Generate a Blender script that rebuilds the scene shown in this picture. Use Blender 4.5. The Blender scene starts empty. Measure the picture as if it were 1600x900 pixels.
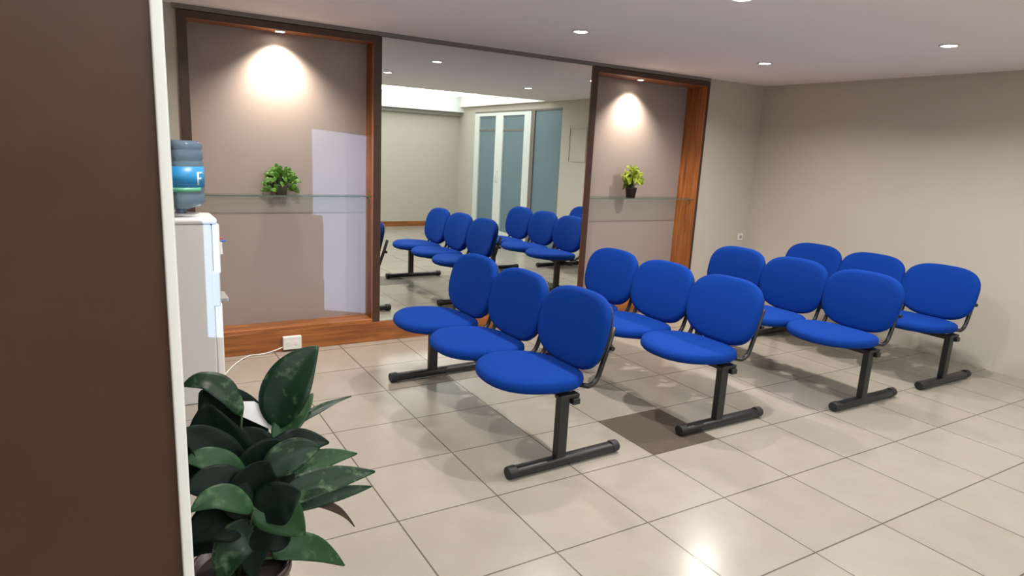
import bpy, bmesh, math, random
from mathutils import Vector, Matrix
S = bpy.context.scene
C = S.collection
PI = math.pi
H = 2.435          # ceiling height
WX = 5.26          # right wall
DY = -7.6          # wall behind the camera

# ------------------------------------------------------------------ materials
def new_mat(name):
    m = bpy.data.materials.new(name); m.use_nodes = True
    return m, m.node_tree.nodes, m.node_tree.links, m.node_tree.nodes['Principled BSDF']

def plain(name, col, rough=0.5, metal=0.0, noise=0.0, scale=20, bump=0.0, spec=0.5):
    m, N, L, b = new_mat(name)
    b.inputs['Roughness'].default_value = rough
    b.inputs['Metallic'].default_value = metal
    b.inputs['Specular IOR Level'].default_value = spec
    tc = N.new('ShaderNodeTexCoord'); nz = N.new('ShaderNodeTexNoise')
    nz.inputs['Scale'].default_value = scale; nz.inputs['Detail'].default_value = 4
    L.new(tc.outputs['Object'], nz.inputs['Vector'])
    mx = N.new('ShaderNodeMix'); mx.data_type = 'RGBA'
    mx.inputs[6].default_value = (*[c * (1 - noise) for c in col], 1)
    mx.inputs[7].default_value = (*[min(1, c * (1 + noise)) for c in col], 1)
    L.new(nz.outputs['Fac'], mx.inputs[0]); L.new(mx.outputs[2], b.inputs['Base Color'])
    if bump:
        bp = N.new('ShaderNodeBump'); bp.inputs['Strength'].default_value = bump
        bp.inputs['Distance'].default_value = 0.002
        L.new(nz.outputs['Fac'], bp.inputs['Height']); L.new(bp.outputs['Normal'], b.inputs['Normal'])
    return m

def emis(name, col, strength):
    m, N, L, b = new_mat(name)
    b.inputs['Base Color'].default_value = (.9, .9, .9, 1)
    b.inputs['Emission Color'].default_value = (*col, 1)
    b.inputs['Emission Strength'].default_value = strength
    return m

def wood_mat(name, axis):
    m, N, L, b = new_mat(name)
    tc = N.new('ShaderNodeTexCoord'); mp = N.new('ShaderNodeMapping')
    sc = [14, 14, 14]; sc[axis] = 0.9
    mp.inputs['Scale'].default_value = sc
    L.new(tc.outputs['Object'], mp.inputs['Vector'])
    nz = N.new('ShaderNodeTexNoise'); nz.inputs['Scale'].default_value = 2.2; nz.inputs['Detail'].default_value = 7
    nz.inputs['Distortion'].default_value = 0.6
    L.new(mp.outputs[0], nz.inputs['Vector'])
    cr = N.new('ShaderNodeValToRGB')
    e = cr.color_ramp.elements
    e[0].position = .28; e[0].color = (.16, .048, .014, 1)
    e[1].position = .72; e[1].color = (.43, .15, .038, 1)
    L.new(nz.outputs['Fac'], cr.inputs[0]); L.new(cr.outputs[0], b.inputs['Base Color'])
    b.inputs['Roughness'].default_value = .38
    return m

def tile_mat():
    m, N, L, b = new_mat('floor_tiles')
    tc = N.new('ShaderNodeTexCoord'); mp = N.new('ShaderNodeMapping')
    mp.inputs['Location'].default_value = (0, 1.63, 0)
    L.new(tc.outputs['Object'], mp.inputs['Vector'])
    br = N.new('ShaderNodeTexBrick')
    br.offset = 0; br.squash = 1
    br.inputs['Scale'].default_value = 1
    br.inputs['Brick Width'].default_value = .5
    br.inputs['Row Height'].default_value = .5
    br.inputs['Mortar Size'].default_value = .0042
    br.inputs['Mortar Smooth'].default_value = .3
    br.inputs['Bias'].default_value = 0
    br.inputs['Color1'].default_value = (.34, .305, .262, 1)
    br.inputs['Color2'].default_value = (.365, .33, .287, 1)
    br.inputs['Mortar'].default_value = (.12, .10, .08, 1)
    L.new(mp.outputs[0], br.inputs['Vector'])
    nz = N.new('ShaderNodeTexNoise'); nz.inputs['Scale'].default_value = 4.5; nz.inputs['Detail'].default_value = 6
    nz.inputs['Roughness'].default_value = .6
    L.new(tc.outputs['Object'], nz.inputs['Vector'])
    cr = N.new('ShaderNodeValToRGB'); e = cr.color_ramp.elements
    e[0].position = .2; e[0].color = (.88, .87, .85, 1); e[1].position = .8; e[1].color = (1, 1, 1, 1)
    L.new(nz.outputs['Fac'], cr.inputs[0])
    mx = N.new('ShaderNodeMix'); mx.data_type = 'RGBA'; mx.blend_type = 'MULTIPLY'; mx.inputs[0].default_value = 1
    L.new(br.outputs['Color'], mx.inputs[6]); L.new(cr.outputs[0], mx.inputs[7])
    L.new(mx.outputs[2], b.inputs['Base Color'])
    mr = N.new('ShaderNodeMapRange'); mr.inputs['To Min'].default_value = .17; mr.inputs['To Max'].default_value = .30
    L.new(nz.outputs['Fac'], mr.inputs[0]); L.new(mr.outputs[0], b.inputs['Roughness'])
    bp = N.new('ShaderNodeBump'); bp.inputs['Strength'].default_value = .4; bp.inputs['Distance'].default_value = .002
    bp.invert = True
    L.new(br.outputs['Fac'], bp.inputs['Height']); L.new(bp.outputs['Normal'], b.inputs['Normal'])
    return m

def fabric_mat():
    m, N, L, b = new_mat('blue_fabric')
    tc = N.new('ShaderNodeTexCoord')
    nz = N.new('ShaderNodeTexNoise'); nz.inputs['Scale'].default_value = 380; nz.inputs['Detail'].default_value = 2
    L.new(tc.outputs['Object'], nz.inputs['Vector'])
    cr = N.new('ShaderNodeValToRGB'); e = cr.color_ramp.elements
    e[0].position = .3; e[0].color = (.0025, .026, .19, 1); e[1].position = .75; e[1].color = (.004, .048, .31, 1)
    L.new(nz.outputs['Fac'], cr.inputs[0]); L.new(cr.outputs[0], b.inputs['Base Color'])
    b.inputs['Roughness'].default_value = .85
    b.inputs['Sheen Weight'].default_value = .06
    b.inputs['Sheen Tint'].default_value = (.15, .35, 1, 1)
    b.inputs['Specular IOR Level'].default_value = .08
    bp = N.new('ShaderNodeBump'); bp.inputs['Strength'].default_value = .25; bp.inputs['Distance'].default_value = .001
    L.new(nz.outputs['Fac'], bp.inputs['Height']); L.new(bp.outputs['Normal'], b.inputs['Normal'])
    return m

def leaf_mat(name, dark, light, rough=.35, vari=.5, spec=.3):
    m, N, L, b = new_mat(name)
    uv = N.new('ShaderNodeUVMap'); uv.uv_map = 'UVMap'
    sep = N.new('ShaderNodeSeparateXYZ'); L.new(uv.outputs[0], sep.inputs[0])
    # |u-.5|*2 : 0 at the midrib
    s1 = N.new('ShaderNodeMath'); s1.operation = 'SUBTRACT'; s1.inputs[1].default_value = .5; L.new(sep.outputs[0], s1.inputs[0])
    ab = N.new('ShaderNodeMath'); ab.operation = 'ABSOLUTE'; L.new(s1.outputs[0], ab.inputs[0])
    # side veins : wave of (v - |u|)
    v1 = N.new('ShaderNodeMath'); v1.operation = 'MULTIPLY_ADD'; v1.inputs[1].default_value = -1.1
    L.new(ab.outputs[0], v1.inputs[0]); L.new(sep.outputs[1], v1.inputs[2])
    sn = N.new('ShaderNodeMath'); sn.operation = 'MULTIPLY'; sn.inputs[1].default_value = 62; L.new(v1.outputs[0], sn.inputs[0])
    s2 = N.new('ShaderNodeMath'); s2.operation = 'SINE'; L.new(sn.outputs[0], s2.inputs[0])
    tc = N.new('ShaderNodeTexCoord'); nz = N.new('ShaderNodeTexNoise'); nz.inputs['Scale'].default_value = 26; nz.inputs['Detail'].default_value = 4
    L.new(tc.outputs['Object'], nz.inputs['Vector'])
    # fac = noise + .12*sine - 1.0*|u|
    a1 = N.new('ShaderNodeMath'); a1.operation = 'MULTIPLY_ADD'; a1.inputs[1].default_value = .09; L.new(s2.outputs[0], a1.inputs[0]); L.new(nz.outputs['Fac'], a1.inputs[2])
    a2 = N.new('ShaderNodeMath'); a2.operation = 'MULTIPLY_ADD'; a2.inputs[1].default_value = -.55; L.new(ab.outputs[0], a2.inputs[0]); L.new(a1.outputs[0], a2.inputs[2])
    cr = N.new('ShaderNodeValToRGB'); e = cr.color_ramp.elements
    e[0].position = .25; e[0].color = (*dark, 1)
    e[1].position = .25 + vari; e[1].color = (*light, 1)
    L.new(a2.outputs[0], cr.inputs[0]); L.new(cr.outputs[0], b.inputs['Base Color'])
    b.inputs['Roughness'].default_value = rough
    b.inputs['Specular IOR Level'].default_value = spec
    return m

def panel_mat():
    m, N, L, b = new_mat('niche_panel_laminate')
    tc = N.new('ShaderNodeTexCoord'); nz = N.new('ShaderNodeTexNoise')
    nz.inputs['Scale'].default_value = 160; nz.inputs['Detail'].default_value = 3
    L.new(tc.outputs['Object'], nz.inputs['Vector'])
    cr = N.new('ShaderNodeValToRGB'); e = cr.color_ramp.elements
    e[0].color = (.30, .255, .24, 1); e[1].color = (.335, .287, .27, 1)
    L.new(nz.outputs['Fac'], cr.inputs[0]); L.new(cr.outputs[0], b.inputs['Base Color'])
    b.inputs['Roughness'].default_value = .5
    return m

def frosted_mat():
    m, N, L, b = new_mat('frosted_glass')
    tc = N.new('ShaderNodeTexCoord'); wv = N.new('ShaderNodeTexWave')
    wv.bands_direction = 'Y'; wv.inputs['Scale'].default_value = 9; wv.inputs['Distortion'].default_value = .4
    L.new(tc.outputs['Object'], wv.inputs['Vector'])
    cr = N.new('ShaderNodeValToRGB'); e = cr.color_ramp.elements
    e[0].color = (.16, .20, .20, 1); e[1].color = (.24, .29, .29, 1)
    L.new(wv.outputs['Fac'], cr.inputs[0])
    b.inputs['Roughness'].default_value = .28
    L.new(cr.outputs[0], b.inputs['Base Color'])
    tr = N.new('ShaderNodeBsdfTranslucent'); tr.inputs['Color'].default_value = (.55, .68, .72, 1)
    mx = N.new('ShaderNodeMixShader'); mx.inputs[0].default_value = .4
    L.new(b.outputs[0], mx.inputs[1]); L.new(tr.outputs[0], mx.inputs[2])
    L.new(mx.outputs[0], N['Material Output'].inputs['Surface'])
    return m

def clear_mat(name, col, rough=.02, trans=1.0, ior=1.45):
    m, N, L, b = new_mat(name)
    tc = N.new('ShaderNodeTexCoord'); nz = N.new('ShaderNodeTexNoise'); nz.inputs['Scale'].default_value = 5
    L.new(tc.outputs['Object'], nz.inputs['Vector'])
    mx = N.new('ShaderNodeMix'); mx.data_type = 'RGBA'
    mx.inputs[6].default_value = (*col, 1); mx.inputs[7].default_value = (*[c * .96 for c in col], 1)
    L.new(nz.outputs['Fac'], mx.inputs[0]); L.new(mx.outputs[2], b.inputs['Base Color'])
    b.inputs['Roughness'].default_value = rough
    b.inputs['Transmission Weight'].default_value = trans
    b.inputs['IOR'].default_value = ior
    return m

def thin_glass(name, tint):
    m, N, L, b = new_mat(name)
    N.remove(b)
    tr = N.new('ShaderNodeBsdfTransparent'); gl = N.new('ShaderNodeBsdfGlossy'); gl.inputs['Roughness'].default_value = .02
    lw = N.new('ShaderNodeLayerWeight'); pw = N.new('ShaderNodeMath'); pw.operation = 'POWER'; pw.inputs[1].default_value = 5
    L.new(lw.outputs['Facing'], pw.inputs[0])
    fr = N.new('ShaderNodeMath'); fr.operation = 'MULTIPLY_ADD'; fr.inputs[1].default_value = .85; fr.inputs[2].default_value = .05
    L.new(pw.outputs[0], fr.inputs[0])
    tc = N.new('ShaderNodeTexCoord'); nz = N.new('ShaderNodeTexNoise'); nz.inputs['Scale'].default_value = 4
    L.new(tc.outputs['Object'], nz.inputs['Vector'])
    mc = N.new('ShaderNodeMix'); mc.data_type = 'RGBA'; mc.inputs[6].default_value = (*tint, 1); mc.inputs[7].default_value = (*[c * .98 for c in tint], 1)
    L.new(nz.outputs['Fac'], mc.inputs[0]); L.new(mc.outputs[2], tr.inputs['Color'])
    mx = N.new('ShaderNodeMixShader'); L.new(fr.outputs[0], mx.inputs[0]); L.new(tr.outputs[0], mx.inputs[1]); L.new(gl.outputs[0], mx.inputs[2])
    L.new(mx.outputs[0], N['Material Output'].inputs['Surface'])
    return m

M = {}
M['wall'] = plain('cream_wall_paint', (.53, .49, .43), .75, noise=.03, scale=3, bump=.05)
M['ceiling'] = plain('ceiling_paint', (.90, .845, .84), .85, noise=.02, scale=2)
M['tray'] = plain('tray_white_paint', (.85, .87, .87), .8, noise=.01)
M['soffit'] = plain('grey_soffit_paint', (.34, .33, .30), .8, noise=.03)
M['shadowgap'] = plain('grey_brown_cornice', (.19, .165, .145), .6, noise=.05)
M['wood_z'] = wood_mat('varnished_wood_upright', 2)
M['wood_x'] = wood_mat('varnished_wood_level', 0)
M['wood_dark'] = plain('dark_stained_edge', (.055, .024, .013), .4, noise=.2, scale=12)
M['tile'] = tile_mat()
M['darktile'] = plain('dark_brown_tile', (.095, .075, .058), .42, noise=.25, scale=30)
M['fabric'] = fabric_mat()
M['black'] = plain('black_enamel', (.012, .012, .013), .38, noise=.2, scale=60)
M['plastic_black'] = plain('black_plastic', (.014, .014, .015), .55, noise=.2, scale=80)
M['panel'] = panel_mat()
M['white'] = plain('white_plastic', (.74, .74, .73), .35, noise=.02)
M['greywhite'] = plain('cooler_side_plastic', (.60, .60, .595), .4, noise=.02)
M['doorwhite'] = plain('white_aluminium', (.72, .76, .75), .35, noise=.02)
M['frost'] = frosted_mat()
M['shelfglass'] = thin_glass('shelf_glass', (.90, .96, .93))
M['glassedge'] = plain('green_glass_edge', (.10, .15, .13), .2)
M['bottle'] = clear_mat('blue_bottle_plastic', (.33, .52, .72), .12, .8, 1.25)
M['windowglass'] = clear_mat('window_glass', (.97, .98, .98), .0, 1, 1.02)
M['mirror'] = plain('mirror_silver', (.80, .835, .79), .0, metal=1.0, noise=.0)
M['label'] = plain('blue_label', (.02, .27, .60), .4, noise=.25, scale=14)
M['labelwhite'] = plain('pale_label_mark', (.62, .78, .86), .4)
M['labelgreen'] = plain('green_label_band', (.12, .42, .28), .4, noise=.2)
M['lamp'] = emis('lamp_diffuser', (1, .93, .82), 45)
M['nichelamp'] = emis('niche_lamp_diffuser', (1, .86, .66), 40)
M['lightpanel'] = emis('tray_light_panel', (.97, 1, .97), 2.8)
M['trimring'] = plain('white_lamp_ring', (.75, .73, .70), .4)
M['redtap'] = plain('red_tap_lever', (.45, .03, .02), .4)
M['bluetap'] = plain('blue_tap_lever', (.02, .10, .45), .4)
M['greyrec'] = plain('grey_recess_plastic', (.28, .28, .29), .5)
M['leaf'] = leaf_mat('dumb_cane_leaf', (.004, .026, .008), (.20, .33, .17), .45, .42, .3)
M['leaf_light'] = leaf_mat('dumb_cane_young_leaf', (.016, .06, .020), (.17, .31, .14), .45, .5)
M['leaf_dark'] = leaf_mat('dumb_cane_leaf_painted_shade', (.003, .012, .007), (.016, .045, .020), .5, .8, .14)  # shade inside the plant is put into this darker leaf colour
M['leaf_brown'] = leaf_mat('withered_leaf', (.05, .032, .02), (.13, .09, .06), .6, .6)
M['stem'] = plain('green_stem', (.035, .075, .02), .5, noise=.3, scale=30)
M['pothos'] = leaf_mat('small_green_leaf', (.05, .14, .015), (.30, .46, .12), .4, .5)
M['lime'] = leaf_mat('lime_leaf', (.18, .24, .02), (.62, .68, .22), .4, .5)
M['pot_brown'] = plain('dark_brown_pot', (.035, .017, .014), .35, noise=.15)
M['pot_dark'] = plain('dark_small_pot', (.014, .012, .010), .4, noise=.2)
M['pot_glass'] = plain('grey_green_small_pot', (.075, .08, .055), .25, noise=.3)
M['soil'] = plain('potting_soil', (.025, .016, .010), .95, noise=.4, scale=60, bump=.6)
M['card'] = plain('white_card', (.80, .80, .80), .6)
M['outside'] = plain('outside_paving', (.10, .11, .12), .9, noise=.2)

# ------------------------------------------------------------------ mesh helpers
def box(bm, c, s, rot=None):
    r = bmesh.ops.create_cube(bm, size=1)
    mat = Matrix.Translation(Vector(c)) @ (rot.to_4x4() if rot else Matrix.Identity(4)) @ Matrix.Diagonal((*s, 1))
    bmesh.ops.transform(bm, matrix=mat, verts=r['verts'])
    return r['verts']

def bx(bm, x0, x1, y0, y1, z0, z1):
    return box(bm, ((x0 + x1) / 2, (y0 + y1) / 2, (z0 + z1) / 2), (abs(x1 - x0), abs(y1 - y0), abs(z1 - z0)))

def cyl(bm, c, r1, r2, h, seg=32, rot=None):
    r = bmesh.ops.create_cone(bm, cap_ends=True, segments=seg, radius1=r1, radius2=r2, depth=h)
    mat = Matrix.Translation(Vector(c)) @ (rot.to_4x4() if rot else Matrix.Identity(4))
    bmesh.ops.transform(bm, matrix=mat, verts=r['verts'])
    return r['verts']

def lathe(bm, prof, c=(0, 0, 0), seg=40):
    rings = []
    for r, z in prof:
        if r < 1e-6:
            rings.append([bm.verts.new((c[0], c[1], c[2] + z))])
        else:
            rings.append([bm.verts.new((c[0] + r * math.cos(2 * PI * k / seg), c[1] + r * math.sin(2 * PI * k / seg), c[2] + z)) for k in range(seg)])
    for a, b in zip(rings, rings[1:]):
        for k in range(seg):
            k2 = (k + 1) % seg
            if len(a) == 1 and len(b) > 1: bm.faces.new((a[0], b[k], b[k2]))
            elif len(b) == 1 and len(a) > 1: bm.faces.new((a[k], a[k2], b[0]))
            elif len(a) > 1: bm.faces.new((a[k], a[k2], b[k2], b[k]))

def tube(bm, pts, r, seg=10, flat=1.0, rr=None):
    """swept round tube along pts"""
    pts = [Vector(p) for p in pts]; rings = []
    up = Vector((0, 0, 1))
    prev = None
    for i, p in enumerate(pts):
        d = (pts[min(i + 1, len(pts) - 1)] - pts[max(i - 1, 0)]).normalized()
        if prev is None:
            a = d.cross(up)
            if a.length < 1e-3: a = d.cross(Vector((0, 1, 0)))
        else:
            a = prev - d * prev.dot(d)
        a.normalize(); prev = a; b = d.cross(a)
        q = rr[i] if rr else r
        rings.append([bm.verts.new(p + (a * math.cos(2 * PI * k / seg) * q * flat + b * math.sin(2 * PI * k / seg) * q)) for k in range(seg)])
    for u, v in zip(rings, rings[1:]):
        for k in range(seg):
            bm.faces.new((u[k], u[(k + 1) % seg], v[(k + 1) % seg], v[k]))
    bm.faces.new(rings[0][::-1]); bm.faces.new(rings[-1])

def bez(p0, p1, p2, n=12):
    p0, p1, p2 = Vector(p0), Vector(p1), Vector(p2)
    return [p0 * (1 - t) ** 2 + p1 * 2 * t * (1 - t) + p2 * t * t for t in [i / n for i in range(n + 1)]]

def obj(name, bm, mat, parent=None, smooth=False, bevel=0, kind=None, seg=2, solid=0):
    bmesh.ops.recalc_face_normals(bm, faces=bm.faces[:])
    me = bpy.data.meshes.new(name); bm.to_mesh(me); bm.free()
    if smooth:
        for p in me.polygons: p.use_smooth = True
    o = bpy.data.objects.new(name, me); C.objects.link(o)
    me.materials.append(mat)
    if parent: o.parent = parent
    if bevel:
        md = o.modifiers.new('bevel', 'BEVEL'); md.width = bevel; md.segments = seg; md.limit_method = 'ANGLE'
        for p in me.polygons: p.use_smooth = True
        md.harden_normals = False
        ws = o.modifiers.new('wn', 'WEIGHTED_NORMAL'); ws.keep_sharp = True
    if solid:
        md = o.modifiers.new('solid', 'SOLIDIFY'); md.thickness = solid; md.offset = 0
    if kind: o['kind'] = kind
    return o

def tag(o, label, cat, group=None):
    o['label'] = label; o['category'] = cat
    if group: o['group'] = group
    return o

def thing(name, label, cat, loc=(0, 0, 0), group=None, rz=0):
    o = bpy.data.objects.new(name, None); C.objects.link(o)
    o.location = loc; o.rotation_euler = (0, 0, rz); o.empty_display_size = .1
    return tag(o, label, cat, group)

def nb(): return bmesh.new()

def boxes(name, mat, lst, parent=None, kind=None, bevel=0):
    bm = nb()
    for b in lst: bx(bm, *b)
    return obj(name, bm, mat, parent, kind=kind, bevel=bevel)

def copy_tree(o, parent=None):
    c = o.copy(); C.objects.link(c); c.parent = parent
    for ch in list(o.children): copy_tree(ch, c)
    return c

# ------------------------------------------------------------------ room shell
LX = -2.0
boxes('floor', M['tile'], [(LX - .15, WX + .15, DY - .15, .45, -.1, 0)], kind='structure')
# ceiling with the tray opening x TX0..TX1, y TY0..TY1
TX0, TX1, TY0, TY1 = -1.5, 5.16, -7.38, -4.22
HB = 2.335         # the ceiling strip behind the tray sits lower
boxes('ceiling', M['ceiling'], [
    (LX - .15, WX + .15, TY1, .45, H, H + .12),
    (LX - .15, TX0, DY - .15, TY1, H, H + .12),
    (TX1, WX + .15, TY0, TY1, H, H + .12),
    (TX0, WX + .15, DY - .15, TY0 - .01, H, H + .12)], kind='structure')
boxes('trim_6', M['tray'], [(TX0, WX, DY, TY0, HB, H + .11)], kind='structure')
# the raised tray: curved cove sides and lid
def cove():
    bm = nb(); n = 8; loops = []
    for i in range(n + 1):
        a = (PI / 2) * i / n
        ins = .10 * (1 - math.cos(a)); z = H + .06 + .20 * math.sin(a)
        loops.append([bm.verts.new(p) for p in ((TX0 + ins, TY0 + ins, z), (TX1 - ins, TY0 + ins, z), (TX1 - ins, TY1 - ins, z), (TX0 + ins, TY1 - ins, z))])
    for u, v in zip(loops, loops[1:]):
        for k in range(4): bm.faces.new((u[k], u[(k + 1) % 4], v[(k + 1) % 4], v[k]))
    bm.faces.new(loops[-1])
    return obj('ceiling_tray', bm, M['tray'], kind='structure', solid=.01)
cove()
lp = boxes('tray_light_panel', M['lightpanel'], [(TX0 + .12, TX1 - .12, TY0 + .11, TY1 - .12, H + .19, H + .22)])
tag(lp, 'wide glowing white panel light in the raised ceiling tray, seen in the mirror', 'ceiling light')
boxes('trim_4', M['soffit'], [(LX, WX, DY, DY + .10, 2.265, 2.335)], kind='structure')

# back wall: solid around the two niches
boxes('wall_back', M['wall'], [
    (LX - .15, -.56, 0, .45, 0, H), (.78, 2.90, .004, .45, 0, H), (4.39, WX + .15, 0, .45, 0, H),
    (-.56, .78, .165, .45, 0, H), (2.90, 4.39, .275, .45, 0, H)], kind='structure')
# right wall with the glass-door opening y -6.88 .. -3.88
boxes('wall_right', M['wall'], [
    (WX, WX + .15, -3.88, 0, 0, H), (WX, WX + .15, DY, -6.88, 0, H), (WX, WX + .15, -6.88, -3.88, 2.33, H)], kind='structure')
boxes('wall_behind', M['wall'], [(LX - .15, WX + .15, DY - .15, DY, 0, H)], kind='structure')
WY0, WY1, WZ0, WZ1 = -3.23, -2.60, .64, 1.92
boxes('wall_left', M['wall'], [
    (LX - .15, LX, DY, WY0, 0, H), (LX - .15, LX, WY1, 0, 0, H),
    (LX - .15, LX, WY0, WY1, 0, WZ0), (LX - .15, LX, WY0, WY1, WZ1, H)], kind='structure')
w1 = boxes('window_1', M['doorwhite'], [
    (LX - .1, LX - .05, WY0, WY0 + .03, WZ0, WZ1), (LX - .1, LX - .05, WY1 - .03, WY1, WZ0, WZ1),
    (LX - .1, LX - .05, WY0 + .03, WY1 - .03, WZ0, WZ0 + .03), (LX - .1, LX - .05, WY0 + .03, WY1 - .03, WZ1 - .03, WZ1)], kind='structure')
# partition beside the camera: its white end is the strip at the left of the photo
boxes('wall_partition', M['wood_dark'], [(LX, -.918, -4.02, -3.9, 0, H)], kind='structure')
boxes('trim_3', M['white'], [(-.918, -.902, -4.03, -3.89, 0, H)], kind='structure', bevel=.003)
# cornice strip and wooden plinth along the back wall
boxes('trim_1', M['shadowgap'], [(-.58, 4.39, -.035, .0, 2.405, H)], kind='structure')
boxes('trim_5', M['wall'], [(4.39, WX, -.012, .0, 2.42, H), (WX - .012, WX, -4.2, -.012, 2.42, H)], kind='structure')
boxes('baseboard_back', M['wood_x'], [(-.58, 4.41, -.032, .002, 0, .165)], kind='structure', bevel=.003)
boxes('baseboard_behind', M['wood_x'], [(LX, WX, DY, DY + .015, 0, .10)], kind='structure')

# ------------------------------------------------------------------ wall mirror
bm = nb()
for v in bx(bm, .842, 2.868, -.022, .003, .167, 2.403):      # hangs a touch out of plumb
    if v.co.y < -.01 and v.co.z > 1: v.co.y += .0062
mr = obj('wall_mirror', bm, M['mirror'])
tag(mr, 'tall frameless wall mirror between the two lit wooden niches', 'mirror')

# ------------------------------------------------------------------ niches
def niche(x0, x1, pw0, pw1, depth, lx, label):
    t = thing('display_niche', label, 'niche', ((x0 + x1) / 2, 0, 0))
    ox = -(x0 + x1) / 2
    zb, zt = .165, 2.40
    y0, y1 = -.03, depth
    boxes('back_panel', M['panel'], [(x0 + ox + pw0, x1 + ox - pw1, y1, y1 + .012, zb + .02, zt - .04)], t)
    for a, b in ((x0, x0 + pw0), (x1 - pw1, x1)):
        s = boxes('side_post', M['wood_z'], [(a + ox, b + ox, y0 + .004, y1, zb, zt)], t)
        boxes('front_edge', M['wood_dark'], [(a + ox, b + ox, y0, y0 + .004, zb, zt)], s)
    tr = boxes('top_rail', M['wood_x'], [(x0 + pw0 + ox, x1 - pw1 + ox, y0 + .004, y1, zt - .045, zt)], t)
    boxes('front_edge', M['wood_dark'], [(x0 + pw0 + ox, x1 - pw1 + ox, y0, y0 + .004, zt - .045, zt)], tr)
    boxes('sill', M['wood_x'], [(x0 + pw0 + ox, x1 - pw1 + ox, y0, y1, zb, zb + .025)], t, bevel=.002)
    # lamp recessed in the niche soffit
    l = thing('spotlight', 'small round spotlight in the top of the %s niche, washing its panel' % ('left' if x0 < 1 else 'right'), 'spotlight', (lx, depth * .42 if x0 > 1 else .028, zt - .045))
    bm = nb(); lathe(bm, [(.034, 0), (.042, -.001), (.043, -.006), (.034, -.008), (.030, -.002), (.030, 0)]); obj('ring', bm, M['trimring'], l, True)
    bm = nb(); cyl(bm, (0, 0, -.003), .029, .029, .004); obj('lens', bm, M['nichelamp'], l)
    return t
niche(-.56, .842, .06, .062, .15, .105, 'wooden display niche with grey panel and glass shelf, left of the mirror')
niche(2.868, 4.39, .062, .03, .26, 3.56, 'narrow deep wooden display niche right of the mirror, near the room corner')

def shelf(x0, x1, y1, label):
    t = thing('glass_shelf', label, 'shelf', ((x0 + x1) / 2, 0, 1.19))
    w = (x1 - x0) / 2
    boxes('glass_pane', M['shelfglass'], [(-w, w, .012, y1 - .002, -.004, .004)], t, bevel=.001)
    boxes('polished_edge', M['glassedge'], [(-w, w, .008, .012, -.004, .004)], t)
    for sx in (-1, 1):
        bm = nb(); cyl(bm, (sx * (w - .015), .06, -.010), .008, .008, .012, 16); obj('shelf_pin', bm, M['wood_dark'], t)
shelf(-.498, .778, .15, 'clear glass shelf across the left niche holding a green plant')
shelf(2.932, 4.358, .26, 'clear glass shelf across the right niche holding a lime plant')

def spot(loc, target, power, angle, blend, col, size=.02):
    l = bpy.data.lights.new('spot', 'SPOT'); l.energy = power; l.spot_size = angle; l.spot_blend = blend
    l.color = col; l.shadow_soft_size = size
    o = bpy.data.objects.new('spot_lamp', l); C.objects.link(o); o.location = loc
    d = Vector(target) - Vector(loc); o.rotation_euler = d.to_track_quat('-Z', 'Y').to_euler()
    return o
spot((.105, .028, 2.335), (.105, .10, .9), 125, math.radians(118), 1, (1, .86, .70), .03)
spot((3.56, .109, 2.335), (3.56, .18, .9), 120, math.radians(110), 1, (1, .86, .70), .03)

# ------------------------------------------------------------------ ceiling downlights
def downlight(x, y, label, power=23):
    t = thing('downlight', label, 'ceiling light', (x, y, H), 'round ceiling downlights')
    bm = nb(); lathe(bm, [(.045, 0), (.060, -.001), (.061, -.006), (.050, -.009), (.043, -.003), (.043, 0)]); obj('ring', bm, M['trimring'], t, True)
    bm = nb(); cyl(bm, (0, 0, -.004), .042, .042, .006); obj('lens', bm, M['lamp'], t)
    l = bpy.data.lights.new('downlight', 'AREA'); l.shape = 'DISK'; l.size = .08; l.energy = power; l.color = (1, .945, .885)
    l.spread = math.radians(150)
    o = bpy.data.objects.new('downlight_lamp', l); C.objects.link(o); o.location = (x, y, H - .015)
downlight(1.84, -1.2, 'round downlight above the front bench, nearest the mirror')
downlight(3.78, -1.18, 'round downlight on the ceiling near the room corner')
downlight(1.84, -2.58, 'round downlight at the top edge of the photo above the left bench end')
downlight(3.80, -2.62, 'round downlight over the two right benches, seen in the mirror')
downlight(-.10, -1.2, 'added unseen downlight brightening the water cooler side of the room', 17)  # added fill lamp, no such fixture known on this side
downlight(-.10, -2.6, 'added unseen fill downlight above the foreground plant', 14)  # second added lamp, out of view, to even out the room light

# ------------------------------------------------------------------ glass doors in the right wall
d = bpy.data.objects.new('door_1', None); C.objects.link(d); d.location = (WX, -5.38, 0); d['kind'] = 'structure'
def dd(y): return -y + 5.38
fx0, fx1 = -.01, .06
fr = []
for a, b in ((6.88, 6.70), (6.04, 5.76), (5.02, 4.80)):
    fr.append((fx0, fx1, dd(a), dd(b), 0, 2.30))
fr += [(fx0, fx1, dd(6.70), dd(6.04), 2.24, 2.30), (fx0, fx1, dd(5.76), dd(5.02), 2.24, 2.30), (fx0, fx1, dd(6.70), dd(6.04), 0, .1), (fx0, fx1, dd(5.76), dd(5.02), 0, .1)]
boxes('door_frame', M['doorwhite'], fr, d, bevel=.004)
boxes('dark_mullion', M['shadowgap'], [(0, .06, dd(4.80), dd(4.70), 0, 2.30), (.0, .05, dd(6.88), dd(3.88), 2.30, 2.33)], d)
for a, b in ((6.70, 6.04), (5.76, 5.02), (4.70, 3.88)):
    boxes('glass_pane', M['frost'], [(.02, .03, dd(a), dd(b), .0 if a < 4.8 else .1, 2.30 if a < 4.8 else 2.24)], d)
for a, b in ((6.70, 6.04), (5.76, 5.02)):
    boxes('rail', M['shadowgap'], [(.008, .02, dd(a), dd(b), 1.97, 2.0)], d)
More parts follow.
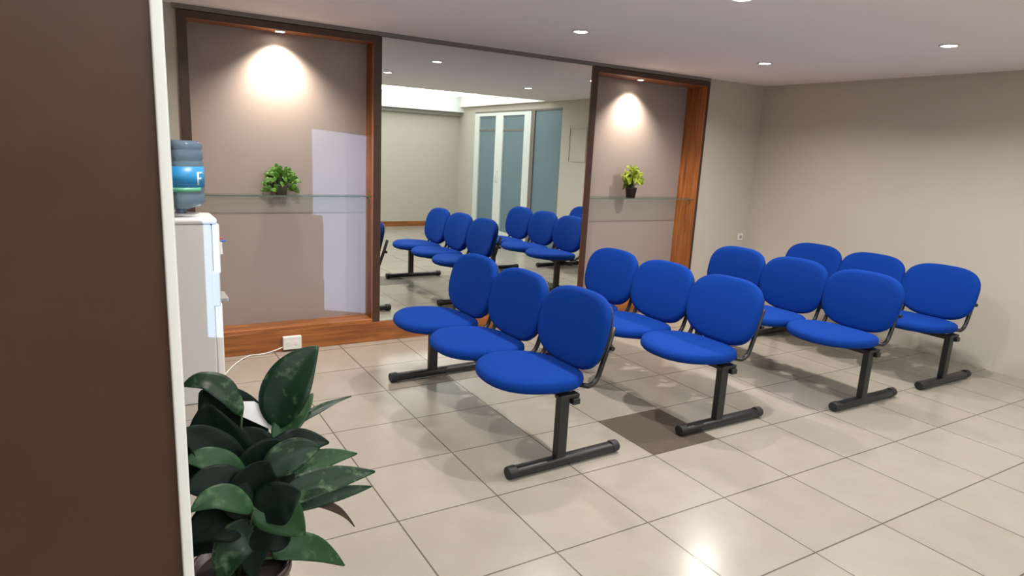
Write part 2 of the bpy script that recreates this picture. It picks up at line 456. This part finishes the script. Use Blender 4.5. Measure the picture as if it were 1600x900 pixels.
bm = nb(); tube(bm, [(-.01, dd(5.9), 1.02), (-.05, dd(5.9), 1.02), (-.05, dd(5.9), 1.22), (-.01, dd(5.9), 1.22)], .009); obj('door_handle', bm, M['doorwhite'], d, True)
boxes('ground_outside', M['outside'], [(WX + .15, WX + 4, -9, -2, -.1, -.01)], kind='structure')
pn = thing('access_panel', 'pale square access panel on the right wall, reflected at the mirror edge', 'panel', (WX, -3.42, 1.75))
boxes('frame', M['wall'], [(-.018, 0, -.22, -.20, -.26, .26), (-.012, 0, .20, .22, -.26, .26), (-.012, 0, -.2, .2, .24, .26), (-.012, 0, -.2, .2, -.26, -.24)], pn)
boxes('cover', M['wall'], [(-.008, 0, -.198, .198, -.238, .238)], pn)

# ------------------------------------------------------------------ floor hatch tile
ft = boxes('floor_tile', M['darktile'], [(1.503, 1.997, -2.627, -2.133, -.012, .0006)])
tag(ft, 'single dark brown floor tile under the middle bench foot', 'floor tile')

# ------------------------------------------------------------------ beam benches
def cushion(w, dth, th, n=2.7, nseg=56, bend=None, edge=.45, crown=.012):
    """superellipse cushion in its own XY plane (x = depth, y = width), z up"""
    bm = nb(); rings = []
    prof = [(0, -1), (.5, -1), (.86, -1), (.95, -.82), (.99, -.45), (1.0, 0), (.985, .42), (.94, .74), (.86, .92), (.7, 1.0), (.45, 1.06), (.2, 1.1), (0, 1.12)]
    for f, s in prof:
        if f == 0:
            rings.append([bm.verts.new((0, 0, s * th / 2))]); continue
        ring = []
        for k in range(nseg):
            a = 2 * PI * k / nseg
            ca, sa = math.cos(a), math.sin(a)
            x = dth / 2 * math.copysign(abs(ca) ** (2 / n), ca) * f
            y = w / 2 * math.copysign(abs(sa) ** (2 / n), sa) * f
            ring.append(bm.verts.new((x, y, s * th / 2)))
        rings.append(ring)
    for a, b in zip(rings, rings[1:]):
        for k in range(nseg):
            k2 = (k + 1) % nseg
            if len(a) == 1: bm.faces.new((a[0], b[k], b[k2]))
            elif len(b) == 1: bm.faces.new((a[k], a[k2], b[0]))
            else: bm.faces.new((a[k], a[k2], b[k2], b[k]))
    if bend:
        for v in bm.verts: bend(v)
    return bm

SEATS = (-.575, 0, .575)
def make_bench():
    t = thing('beam_bench', 'x', 'bench')
    # posts and feet (local y: near post -.86, far post +.69)
    for py in (-.86, .66):
        lg = boxes('leg', M['black'], [(-.03, .03, py - .022, py + .022, .045, .40)], t, bevel=.004)
        bm = nb()
        n = 14; ring0 = []
        xs = [-.305, -.28, 0, .36, .385]
        prof = [.8, 1, 1, 1, .8]
        rr = []
        for x, q in zip(xs, prof):
            r_ = []
            for k in range(16):
                a = 2 * PI * k / 16
                y = .032 * q * math.copysign(abs(math.cos(a)) ** .7, math.cos(a)); z = .026 * q * math.copysign(abs(math.sin(a)) ** .6, math.sin(a))
                r_.append(bm.verts.new((x, py + y, .032 + z)))
            rr.append(r_)
        for u, v in zip(rr, rr[1:]):
            for k in range(16): bm.faces.new((u[k], u[(k + 1) % 16], v[(k + 1) % 16], v[k]))
        bm.faces.new(rr[0]); bm.faces.new(rr[-1][::-1])
        ft_ = obj('foot_bar', bm, M['black'], lg, True)
        for sx, xx in ((-1, -.285), (1, .365)):
            bm = nb()
            cyl(bm, (xx + sx * .012, py, .034), .036, .034, .050, 20, Matrix.Rotation(PI / 2 * sx, 3, 'Y'))
            for v in bm.verts: v.co.z = .034 + (v.co.z - .034) * .93
            obj('end_cap', bm, M['plastic_black'], lg, bevel=.006)
        boxes('leg_bracket', M['black'], [(-.035, .09, py - .026, py + .026, .378, .398)], lg, bevel=.003)
    bm = nb(); bx(bm, .04, .085, -.90, .84, .345, .378); obj('beam', bm, M['black'], t, bevel=.004)
    for sy in SEATS:
        def bend(v):
            x, y, z = v.co
            z -= .22 * max(0, -x - .08) ** 1.7          # front falls away
            z += .10 * y * y * (1 if z > 0 else 0)
            v.co = (x, y, z)
        bm = cushion(.59, .555, .068, 2.3, bend=bend)
        bmesh.ops.rotate(bm, verts=bm.verts[:], cent=(0, 0, 0), matrix=Matrix.Rotation(math.radians(2.5), 3, 'Y'))
        bmesh.ops.translate(bm, verts=bm.verts[:], vec=(-.037, sy - .02, .445))
        st = obj('seat', bm, M['fabric'], t, True)
        bm = cushion(.50, .44, .03, 2.4, bend=bend)
        bmesh.ops.rotate(bm, verts=bm.verts[:], cent=(0, 0, 0), matrix=Matrix.Rotation(math.radians(2.5), 3, 'Y'))
        bmesh.ops.translate(bm, verts=bm.verts[:], vec=(-.015, sy - .02, .412))
        obj('seat_shell', bm, M['plastic_black'], st, True)
        for q in (-.13, .09):
            boxes('seat_bracket', M['black'], [(-.10, .17, sy + q, sy + q + .04, .378, .398)], st, bevel=.002)
        # backrest: concave, leaning back
        def bendb(v):
            x, y, z = v.co
            z += .42 * y * y - .12 * x * x
            v.co = (x, y, z)
        bm = cushion(.58, .435, .062, 2.9, bend=bendb)
        for v in bm.verts:                     # taper a little towards the bottom
            v.co.y *= 1 + .10 * v.co.x
        # cushion z (outer face) -> -x, cushion x -> up
        R_ = Matrix(((0, 0, -1), (0, 1, 0), (1, 0, 0)))
        bmesh.ops.transform(bm, matrix=R_.to_4x4(), verts=bm.verts[:])
        bmesh.ops.rotate(bm, verts=bm.verts[:], cent=(0, 0, 0), matrix=Matrix.Rotation(math.radians(13), 3, 'Y'))
        bmesh.ops.translate(bm, verts=bm.verts[:], vec=(.250, sy - .04, .672))
        bk = obj('backrest', bm, M['fabric'], t, True)
        bm = cushion(.55, .405, .02, 2.9, bend=bendb)
        for v in bm.verts: v.co.y *= 1 + .10 * v.co.x
        bmesh.ops.transform(bm, matrix=R_.to_4x4(), verts=bm.verts[:])
        bmesh.ops.rotate(bm, verts=bm.verts[:], cent=(0, 0, 0), matrix=Matrix.Rotation(math.radians(13), 3, 'Y'))
        bmesh.ops.translate(bm, verts=bm.verts[:], vec=(.284, sy - .04, .665))
        obj('back_shell', bm, M['plastic_black'], bk, True)
        for s in (-1, 1):
            y = sy - .03 + s * .248
            pts = [(.10, sy + s * .19, .396), (.15, sy + s * .225, .408)] + bez((.17, y, .414), (.222, y, .420), (.240, y, .48), 6) + [(.275, y, .58), (.322, y - s * .005, .72)]
            bm = nb(); tube(bm, pts, .014, 10)
            br_ = obj('back_arm', bm, M['black'], t, True)
            bm = nb(); cyl(bm, (.300, y + s * .014, .610), .013, .013, .022, 14, Matrix.Rotation(PI / 2, 3, 'X')); obj('arm_knob', bm, M['plastic_black'], br_)
    return t
B1 = make_bench()
BENCHES = [
    (.915, -1.645, .03, 'three-seat blue bench in front, nearest the water cooler and mirror'),
    (2.135, -1.64, 0, 'blue beam bench, second from the left, one foot on the dark tile'),
    (3.40, -1.80, 0, 'blue beam bench, third from the left, behind the bench on the dark tile'),
    (4.45, -1.81, 0, 'blue beam bench farthest right, against the plain right wall'),
]
for i, (x, y, rz, lab) in enumerate(BENCHES):
    o = B1 if i == 0 else copy_tree(B1)
    o.location = (x, y, 0); o.rotation_euler = (0, 0, rz)
    tag(o, lab, 'bench', 'blue three-seat beam benches')

# ------------------------------------------------------------------ water cooler and bottle
wc = thing('water_cooler', 'white floor-standing water cooler at the left edge of the room', 'water cooler', (-.63, -.745, 0))
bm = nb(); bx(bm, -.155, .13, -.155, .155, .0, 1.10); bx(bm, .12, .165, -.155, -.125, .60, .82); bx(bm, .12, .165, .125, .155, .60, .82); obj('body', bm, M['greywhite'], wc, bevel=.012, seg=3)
bm = nb(); bx(bm, -.160, .160, -.16, .16, 1.10, 1.135); obj('top_cover', bm, M['white'], wc, bevel=.014, seg=3)
bm = nb(); bx(bm, .13, .172, -.15, .15, .80, 1.10); 
obj('tap_panel', bm, M['white'], wc, bevel=.012, seg=3)
bm = nb(); bx(bm, .13, .172, -.15, .15, .0, .62); obj('front_panel', bm, M['white'], wc, bevel=.01, seg=3)
bm = nb(); bx(bm, .13, .138, -.145, .145, .62, .80); obj('tap_recess', bm, M['greyrec'], wc)
bm = nb(); bx(bm, .13, .215, -.10, .10, .615, .64); obj('drip_tray', bm, M['greyrec'], wc, bevel=.004)
for y, m in ((-.06, 'bluetap'), (.06, 'redtap')):
    bm = nb(); cyl(bm, (.185, y, .93), .012, .010, .05, 16); box(bm, (.178, y, .965), (.03, .02, .03)); tp = obj('tap', bm, M['white'], wc, bevel=.002)
    bm = nb(); box(bm, (.20, y, .985), (.03, .022, .008)); obj('tap_lever', bm, M[m], tp, bevel=.002)
bm = nb(); lathe(bm, [(.0, 1.137), (.085, 1.137), (.085, 1.148), (.06, 1.152), (0, 1.152)]); obj('bottle_seat', bm, M['white'], wc, True)

wb = thing('water_bottle', 'large translucent blue water bottle standing on the water cooler', 'water bottle', (-.645, -.745, 1.152))
prof = [(0, .0), (.03, .0), (.03, .018), (.06, .03), (.11, .045), (.130, .065)]
z = .065
while z < .345:
    prof += [(.132, z + .006), (.132, z + .045), (.127, z + .052), (.127, z + .058)]; z += .062
prof += [(.133, .385), (.130, .405), (.112, .418), (.05, .421), (0, .421)]
bm = nb(); lathe(bm, prof, seg=48); obj('bottle_body', bm, M['bottle'], wb, True)
def arc_patch(bm, r, z0, z1, a0, a1, n=24):
    vs = []
    for i in range(n + 1):
        a = a0 + (a1 - a0) * i / n
        vs.append([bm.verts.new((rr_ * math.cos(a), rr_ * math.sin(a), zz)) for rr_, zz in ((r, z0), (r, z1), (r + .0015, z1), (r + .0015, z0))])
    for u, v in zip(vs, vs[1:]):
        for k in range(4): bm.faces.new((u[k], u[(k + 1) % 4], v[(k + 1) % 4], v[k]))
    bm.faces.new(vs[0][::-1]); bm.faces.new(vs[-1])
bm = nb(); arc_patch(bm, .134, .155, .275, math.radians(-150), math.radians(-15)); lb = obj('label', bm, M['label'], wb, True)
bm = nb(); arc_patch(bm, .1345, .130, .155, math.radians(-150), math.radians(-40)); obj('label_band', bm, M['labelgreen'], lb, True)
# pale mark on the label: upright stroke with two bars
bm = nb()
for z0, z1, a0, a1 in ((.170, .245, -52, -46), (.232, .245, -46, -32), (.200, .212, -46, -37)):
    arc_patch(bm, .1358, z0, z1, math.radians(a0), math.radians(a1), 6)
obj('label_mark', bm, M['labelwhite'], lb, True)

# ------------------------------------------------------------------ socket box and cable on the plinth
sb = thing('socket_box', 'small white surface socket box on the wooden plinth under the left niche', 'socket', (.13, -.033, .068))
bm = nb(); bx(bm, -.07, .07, -.035, 0, -.052, .052); obj('housing', bm, M['white'], sb, bevel=.006)
for sx in (-.032, .032):
    bm = nb(); cyl(bm, (sx, -.037, 0), .017, .017, .004, 20, Matrix.Rotation(PI / 2, 3, 'X')); obj('outlet', bm, M['trimring'], sb)
ws = thing('wall_outlet', 'small pale outlet low on the plain wall near the room corner', 'socket', (5.16, 0, .765))
bm = nb(); bx(bm, -.04, .04, -.010, 0, -.04, .04); obj('plate', bm, M['trimring'], ws, bevel=.003)
bm = nb(); cyl(bm, (0, -.011, 0), .02, .02, .004, 20, Matrix.Rotation(PI / 2, 3, 'X')); obj('outlet', bm, M['soffit'], ws)
bm = nb(); tube(bm, bez((.06, -.055, .04), (-.06, -.075, .0), (-.16, -.07, .007), 10) + bez((-.18, -.07, .007), (-.30, -.16, .007), (-.43, -.50, .007), 10), .0045, 8)
tag(obj('power_cable', bm, M['white'], None, True), 'thin white cable from the socket box along the floor to the cooler', 'cable')

# ------------------------------------------------------------------ leaves
def leaf(bm, p0, p1, p2, w, nrm, fold=.25, n=14, m=6, wave=.0, peak=.42, tipw=0):
    pts = bez(p0, p1, p2, n); uvl = bm.loops.layers.uv.verify()
    nrm = Vector(nrm).normalized(); grid = []
    L_ = (Vector(p2) - Vector(p0)).length
    for i, p in enumerate(pts):
        t = i / n
        d = (pts[min(i + 1, n)] - pts[max(i - 1, 0)]).normalized()
        s = d.cross(nrm)
        if s.length < 1e-3: s = d.cross(Vector((1, 0, 0)))
        s.normalize(); q = s.cross(d).normalized()
        e = math.log(.5) / math.log(peak)
        ww = w / 2 * max(0.02, math.sin(PI * min(1, t ** e) ** 1.0)) ** .72
        row = []
        for j in range(m + 1):
            u = j / m * 2 - 1
            off = abs(u) * ww * fold + wave * math.sin(t * 15 + u * 2) * abs(u)
            row.append(bm.verts.new(p + s * u * ww + q * off))
        grid.append(row)
    for i in range(n):
        for j in range(m):
            f = bm.faces.new((grid[i][j], grid[i][j + 1], grid[i + 1][j + 1], grid[i + 1][j]))
            f.smooth = True
            for lp_, (a, b) in zip(f.loops, ((i, j), (i, j + 1), (i + 1, j + 1), (i + 1, j))):
                lp_[uvl].uv = (b / m, a / n)

# ------------------------------------------------------------------ small plants on the shelves
def small_plant(name, label, loc, mat, pot, pr, ph, rad, hgt, n, seed, lw, droop):
    rnd = random.Random(seed)
    t = thing(name, label, 'plant', loc)
    bm = nb(); lathe(bm, [(0, 0), (pr * .78, 0), (pr, ph * .9), (pr * 1.04, ph * .92), (pr * 1.04, ph), (pr * .9, ph), (pr * .88, ph * .85), (0, ph * .85)], seg=28)
    pt = obj('pot', bm, pot, t, True)
    bm = nb(); lathe(bm, [(0, ph * .88), (pr * .87, ph * .87)], seg=24); obj('soil', bm, M['soil'], pt)
    bs = nb(); bl = nb()
    for k in range(n):
        a = rnd.uniform(0, 2 * PI); f = rnd.random()
        r = rad * (.25 + .75 * f) * rnd.uniform(.75, 1); zz = ph + hgt * (1 - f * f * .8) * rnd.uniform(.55, 1)
        if droop and rnd.random() < .28: zz = ph * rnd.uniform(.3, 1.0); r = rad * rnd.uniform(.75, 1)
        ymax = .055
        q = Vector((r * math.cos(a), max(-.085, min(ymax * .7, r * math.sin(a) * .6)), zz))
        b0 = Vector((rnd.uniform(-1, 1) * pr * .5, rnd.uniform(-1, 1) * pr * .5, ph * .85))
        mid = (b0 + q) / 2 + Vector((0, 0, hgt * .25))
        tube(bs, bez(b0, mid, q, 5), .0016, 5)
        dr = Vector((q.x, q.y * .4, rnd.uniform(-.6, .9) * rad)).normalized()
        l_ = lw * rnd.uniform(1.2, 1.9)
        tip = q + dr * l_
        tip.y = max(-.10, min(.042, tip.y))
        leaf(bl, q, (q + tip) / 2 + Vector((0, 0, l_ * .25)), tip, lw * rnd.uniform(.8, 1.15), (rnd.uniform(-.6, .6), -1, rnd.uniform(.0, 1.2)), .2, 6, 4)
    obj('stems', bs, M['stem'], t, True)
    obj('foliage', bl, mat, t, True, solid=.0006)['kind'] = 'stuff'
small_plant('potted_plant', 'bushy green potted plant on the left niche glass shelf', (.10, .088, 1.1945), M['pothos'], M['pot_glass'], .052, .075, .10, .11, 90, 3, .034, True)
small_plant('potted_plant', 'lime-leaved potted plant in a dark pot on the right niche shelf', (3.57, .12, 1.1945), M['lime'], M['pot_dark'], .058, .10, .11, .17, 62, 8, .045, False)

# ------------------------------------------------------------------ big foreground plant
fp = thing('dumb_cane_plant', 'large leafy dark green plant in a brown pot in the left foreground', 'plant', (-.70, -3.06, 0))
O = Vector((-.70, -3.06, 0))
bm = nb(); lathe(bm, [(0, 0), (.105, 0), (.14, .25), (.152, .252), (.152, .285), (.138, .285), (.134, .255), (0, .255)], seg=44)
pt = obj('pot', bm, M['pot_brown'], fp, True)
bm = nb(); lathe(bm, [(0, .262), (.08, .260), (.135, .256)], seg=30); obj('soil', bm, M['soil'], pt, True)
# camera model used only to turn measured outlines into places in the room
YAW, PIT, ROL, FPX = .5486, .209, .0522, 1024.16
CAM = Vector((-.9725, -5.0748, 1.6206))
Fw = Vector((math.sin(YAW) * math.cos(PIT), math.cos(YAW) * math.cos(PIT), -math.sin(PIT)))
Rt = Vector((math.cos(YAW), -math.sin(YAW), 0)); Up = Rt.cross(Fw)
Rr = math.cos(ROL) * Rt + math.sin(ROL) * Up; Ur = -math.sin(ROL) * Rt + math.cos(ROL) * Up
def at(u, v, y):
    d_ = Fw + Rr * ((u - 800) / FPX) - Ur * ((v - 450) / FPX)
    return CAM + d_ * ((y - CAM.y) / d_.y)
# (base px, ctrl px, tip px, width px, y of base, y of tip, material, normal)
LV = [
 ((436, 670), (436, 594), (497, 541), 76, -3.05, -2.98, 'leaf', (-.5, -1, .4)),
 ((378, 650), (340, 575), (284, 604), 44, -3.05, -3.02, 'leaf', (.2, -.7, 1)),
 ((428, 690), (480, 640), (549, 619), 17, -3.05, -2.95, 'leaf', (-.2, -.5, 1)),
 ((428, 688), (455, 655), (489, 615), 40, -3.08, -2.98, 'leaf_light', (-.6, -1, .3)),
 ((392, 780), (330, 720), (322, 628), 105, -3.10, -3.06, 'leaf_dark', (-.1, -1, .5)),
 ((395, 790), (395, 700), (380, 668), 100, -3.12, -3.04, 'leaf_dark', (.1, -1, .3)),
 ((405, 790), (400, 720), (446, 692), 100, -3.16, -3.16, 'leaf_dark', (.2, -1, .4)),
 ((415, 745), (450, 675), (514, 692), 55, -3.14, -3.08, 'leaf_dark', (-.2, -.8, 1)),
 ((425, 760), (480, 712), (558, 709), 36, -3.08, -3.00, 'leaf_light', (-.2, -.9, .7)),
 ((410, 745), (455, 700), (500, 700), 52, -3.20, -3.18, 'leaf', (-.1, -1, .6)),
 ((425, 790), (490, 745), (586, 737), 46, -3.14, -3.05, 'leaf', (-.1, -.8, .9)),
 ((420, 800), (500, 775), (581, 760), 28, -3.08, -2.98, 'leaf', (-.1, -.9, .6)),
 ((430, 790), (520, 770), (554, 823), 15, -3.06, -3.00, 'leaf_brown', (-.1, -.8, 1)),
 ((398, 775), (430, 790), (476, 837), 70, -3.22, -3.26, 'leaf_light', (-.2, -1, .5)),
 ((425, 872), (470, 830), (538, 884), 44, -3.12, -3.05, 'leaf_light', (0, -.9, .8)),
 ((390, 760), (330, 690), (284, 672), 65, -3.16, -3.16, 'leaf_dark', (.2, -.9, .7)),
 ((392, 775), (340, 700), (288, 722), 50, -3.20, -3.20, 'leaf_light', (.2, -.8, .8)),
 ((392, 790), (340, 740), (290, 768), 70, -3.24, -3.26, 'leaf_dark', (.1, -.8, .8)),
 ((395, 800), (345, 755), (298, 800), 44, -3.28, -3.32, 'leaf_light', (.1, -.8, .9)),
 ((395, 820), (345, 790), (290, 850), 75, -3.20, -3.24, 'leaf_dark', (.1, -.9, .7)),
 ((395, 830), (360, 830), (345, 915), 62, -3.22, -3.28, 'leaf', (-.1, -1, .3)),
 ((400, 800), (390, 830), (396, 905), 62, -3.16, -3.20, 'leaf_dark', (.1, -1, .2)),
 ((400, 800), (380, 760), (420, 720), 100, -3.20, -3.22, 'leaf_dark', (.3, -1, .2)),
 ((405, 810), (430, 780), (470, 770), 70, -3.24, -3.26, 'leaf_dark', (0, -1, .6)),
 ((400, 800), (350, 790), (318, 740), 87, -3.10, -3.08, 'leaf_dark', (0, -1, .5)),
 ((410, 820), (430, 800), (458, 800), 75, -3.10, -3.04, 'leaf_dark', (0, -1, .6)),
 ((390, 830), (330, 820), (300, 870), 57, -3.10, -3.06, 'leaf_dark', (0, -1, .6)),
 ((395, 790), (350, 750), (345, 690), 75, -3.02, -2.96, 'leaf_dark', (0, -1, .4)),
 ((408, 790), (440, 760), (480, 745), 75, -3.02, -2.94, 'leaf_dark', (0, -1, .5)),
 ((408, 770), (430, 730), (432, 700), 87, -3.02, -2.96, 'leaf_dark', (0, -1, .4)),
 ((398, 720), (360, 640), (312, 612), 96, -2.99, -2.94, 'leaf_dark', (.1, -1, .3)),
 ((400, 740), (400, 660), (404, 678), 90, -2.98, -2.94, 'leaf_dark', (.1, -1, .2)),
 ((420, 760), (440, 700), (448, 690), 80, -2.98, -2.94, 'leaf_dark', (.2, -1, .2)),
 ((400, 850), (350, 810), (310, 790), 80, -3.0, -2.98, 'leaf_dark', (.1, -1, .4)),
 ((410, 850), (440, 800), (470, 790), 60, -3.0, -2.98, 'leaf_dark', (.1, -1, .4)),
 ((402, 880), (380, 850), (350, 840), 50, -3.0, -2.98, 'leaf_dark', (.1, -1, .4)),
 ((400, 740), (350, 690), (300, 700), 80, -3.0, -2.95, 'leaf_dark', (.1, -1, .4)),
 ((415, 760), (460, 720), (500, 725), 60, -3.0, -2.95, 'leaf_dark', (.1, -1, .4)),
 ((400, 830), (440, 850), (452, 830), 42, -3.16, -3.16, 'leaf_dark', (0, -1, .6)),
]
crown = Vector((-.70, -3.06, .26))
stems = nb()
for i, (b, c, tpx, wpx, yb, yt, mt, nr) in enumerate(LV):
    P0, P2 = at(*b, yb), at(*tpx, yt); P1 = at(*c, (yb + yt) / 2)
    depth = (P1 - CAM).dot(Fw)
    bm = nb()
    leaf(bm, P0 - O, P1 - O, P2 - O, wpx * depth / FPX, nr, .18, 18, 8, .002)
    obj('leaf', bm, M[mt], fp, True, solid=.0008)
    root = crown + Vector((((i * 37) % 11 - 5) * .008, ((i * 53) % 9 - 4) * .009, 0))
    mid = root.lerp(P0, .5) + Vector((0, 0, .02)) - (P0 - root).cross(Vector((0, 0, 1))) * .0
    mid.x = root.x * .7 + P0.x * .3; mid.y = root.y * .7 + P0.y * .3
    tube(stems, [q - O for q in bez(root, mid, P0, 8)], .005, 7, rr=[.0075 - .0045 * k / 8 for k in range(9)])
obj('stems', stems, M['stem'], fp, True)
# white card caught between the leaves
cp = [at(374, 627, -3.01), at(397, 627, -3.0), at(440, 655, -3.0), at(442, 680, -3.02), at(372, 648, -3.03)]
bm = nb(); cc = sum(cp, Vector()) / 5
f = bm.faces.new([bm.verts.new(p - cc) for p in cp])
cd = obj('paper_card', bm, M['card'], fp, solid=.0015); cd.location = cc - O
cd['label'] = 'white paper card tucked among the leaves'

# ------------------------------------------------------------------ light from outside
w = bpy.data.worlds.new('World'); S.world = w; w.use_nodes = True
w.node_tree.nodes['Background'].inputs[0].default_value = (.55, .72, .85, 1)
w.node_tree.nodes['Background'].inputs[1].default_value = 2.2
o = spot((-16, -18.97, 3.0), (-2, -2.88, 1.38), 33000, math.radians(5.2), .1, (.40, .62, 1.0), .03)
o.name = 'street_lamp_glow'
# tray fill: the panel itself emits

# ------------------------------------------------------------------ camera
cam = bpy.data.cameras.new('camera'); co = bpy.data.objects.new('camera', cam); C.objects.link(co)
cam.sensor_width = 36; cam.lens = FPX / 1600 * 36; cam.clip_start = .05
m3 = Matrix((Rr, Ur, -Fw)).transposed()
co.matrix_world = Matrix.Translation(CAM) @ m3.to_4x4()
S.camera = co
S.view_settings.view_transform = 'Standard'; S.view_settings.look = 'None'
S.view_settings.gamma = 1; S.view_settings.use_curve_mapping = False
S.view_settings.exposure = .1
S.cycles.use_denoising = True
S.cycles.max_bounces = 10; S.cycles.transmission_bounces = 8; S.cycles.glossy_bounces = 6; S.cycles.diffuse_bounces = 5
S.cycles.caustics_reflective = False; S.cycles.caustics_refractive = False
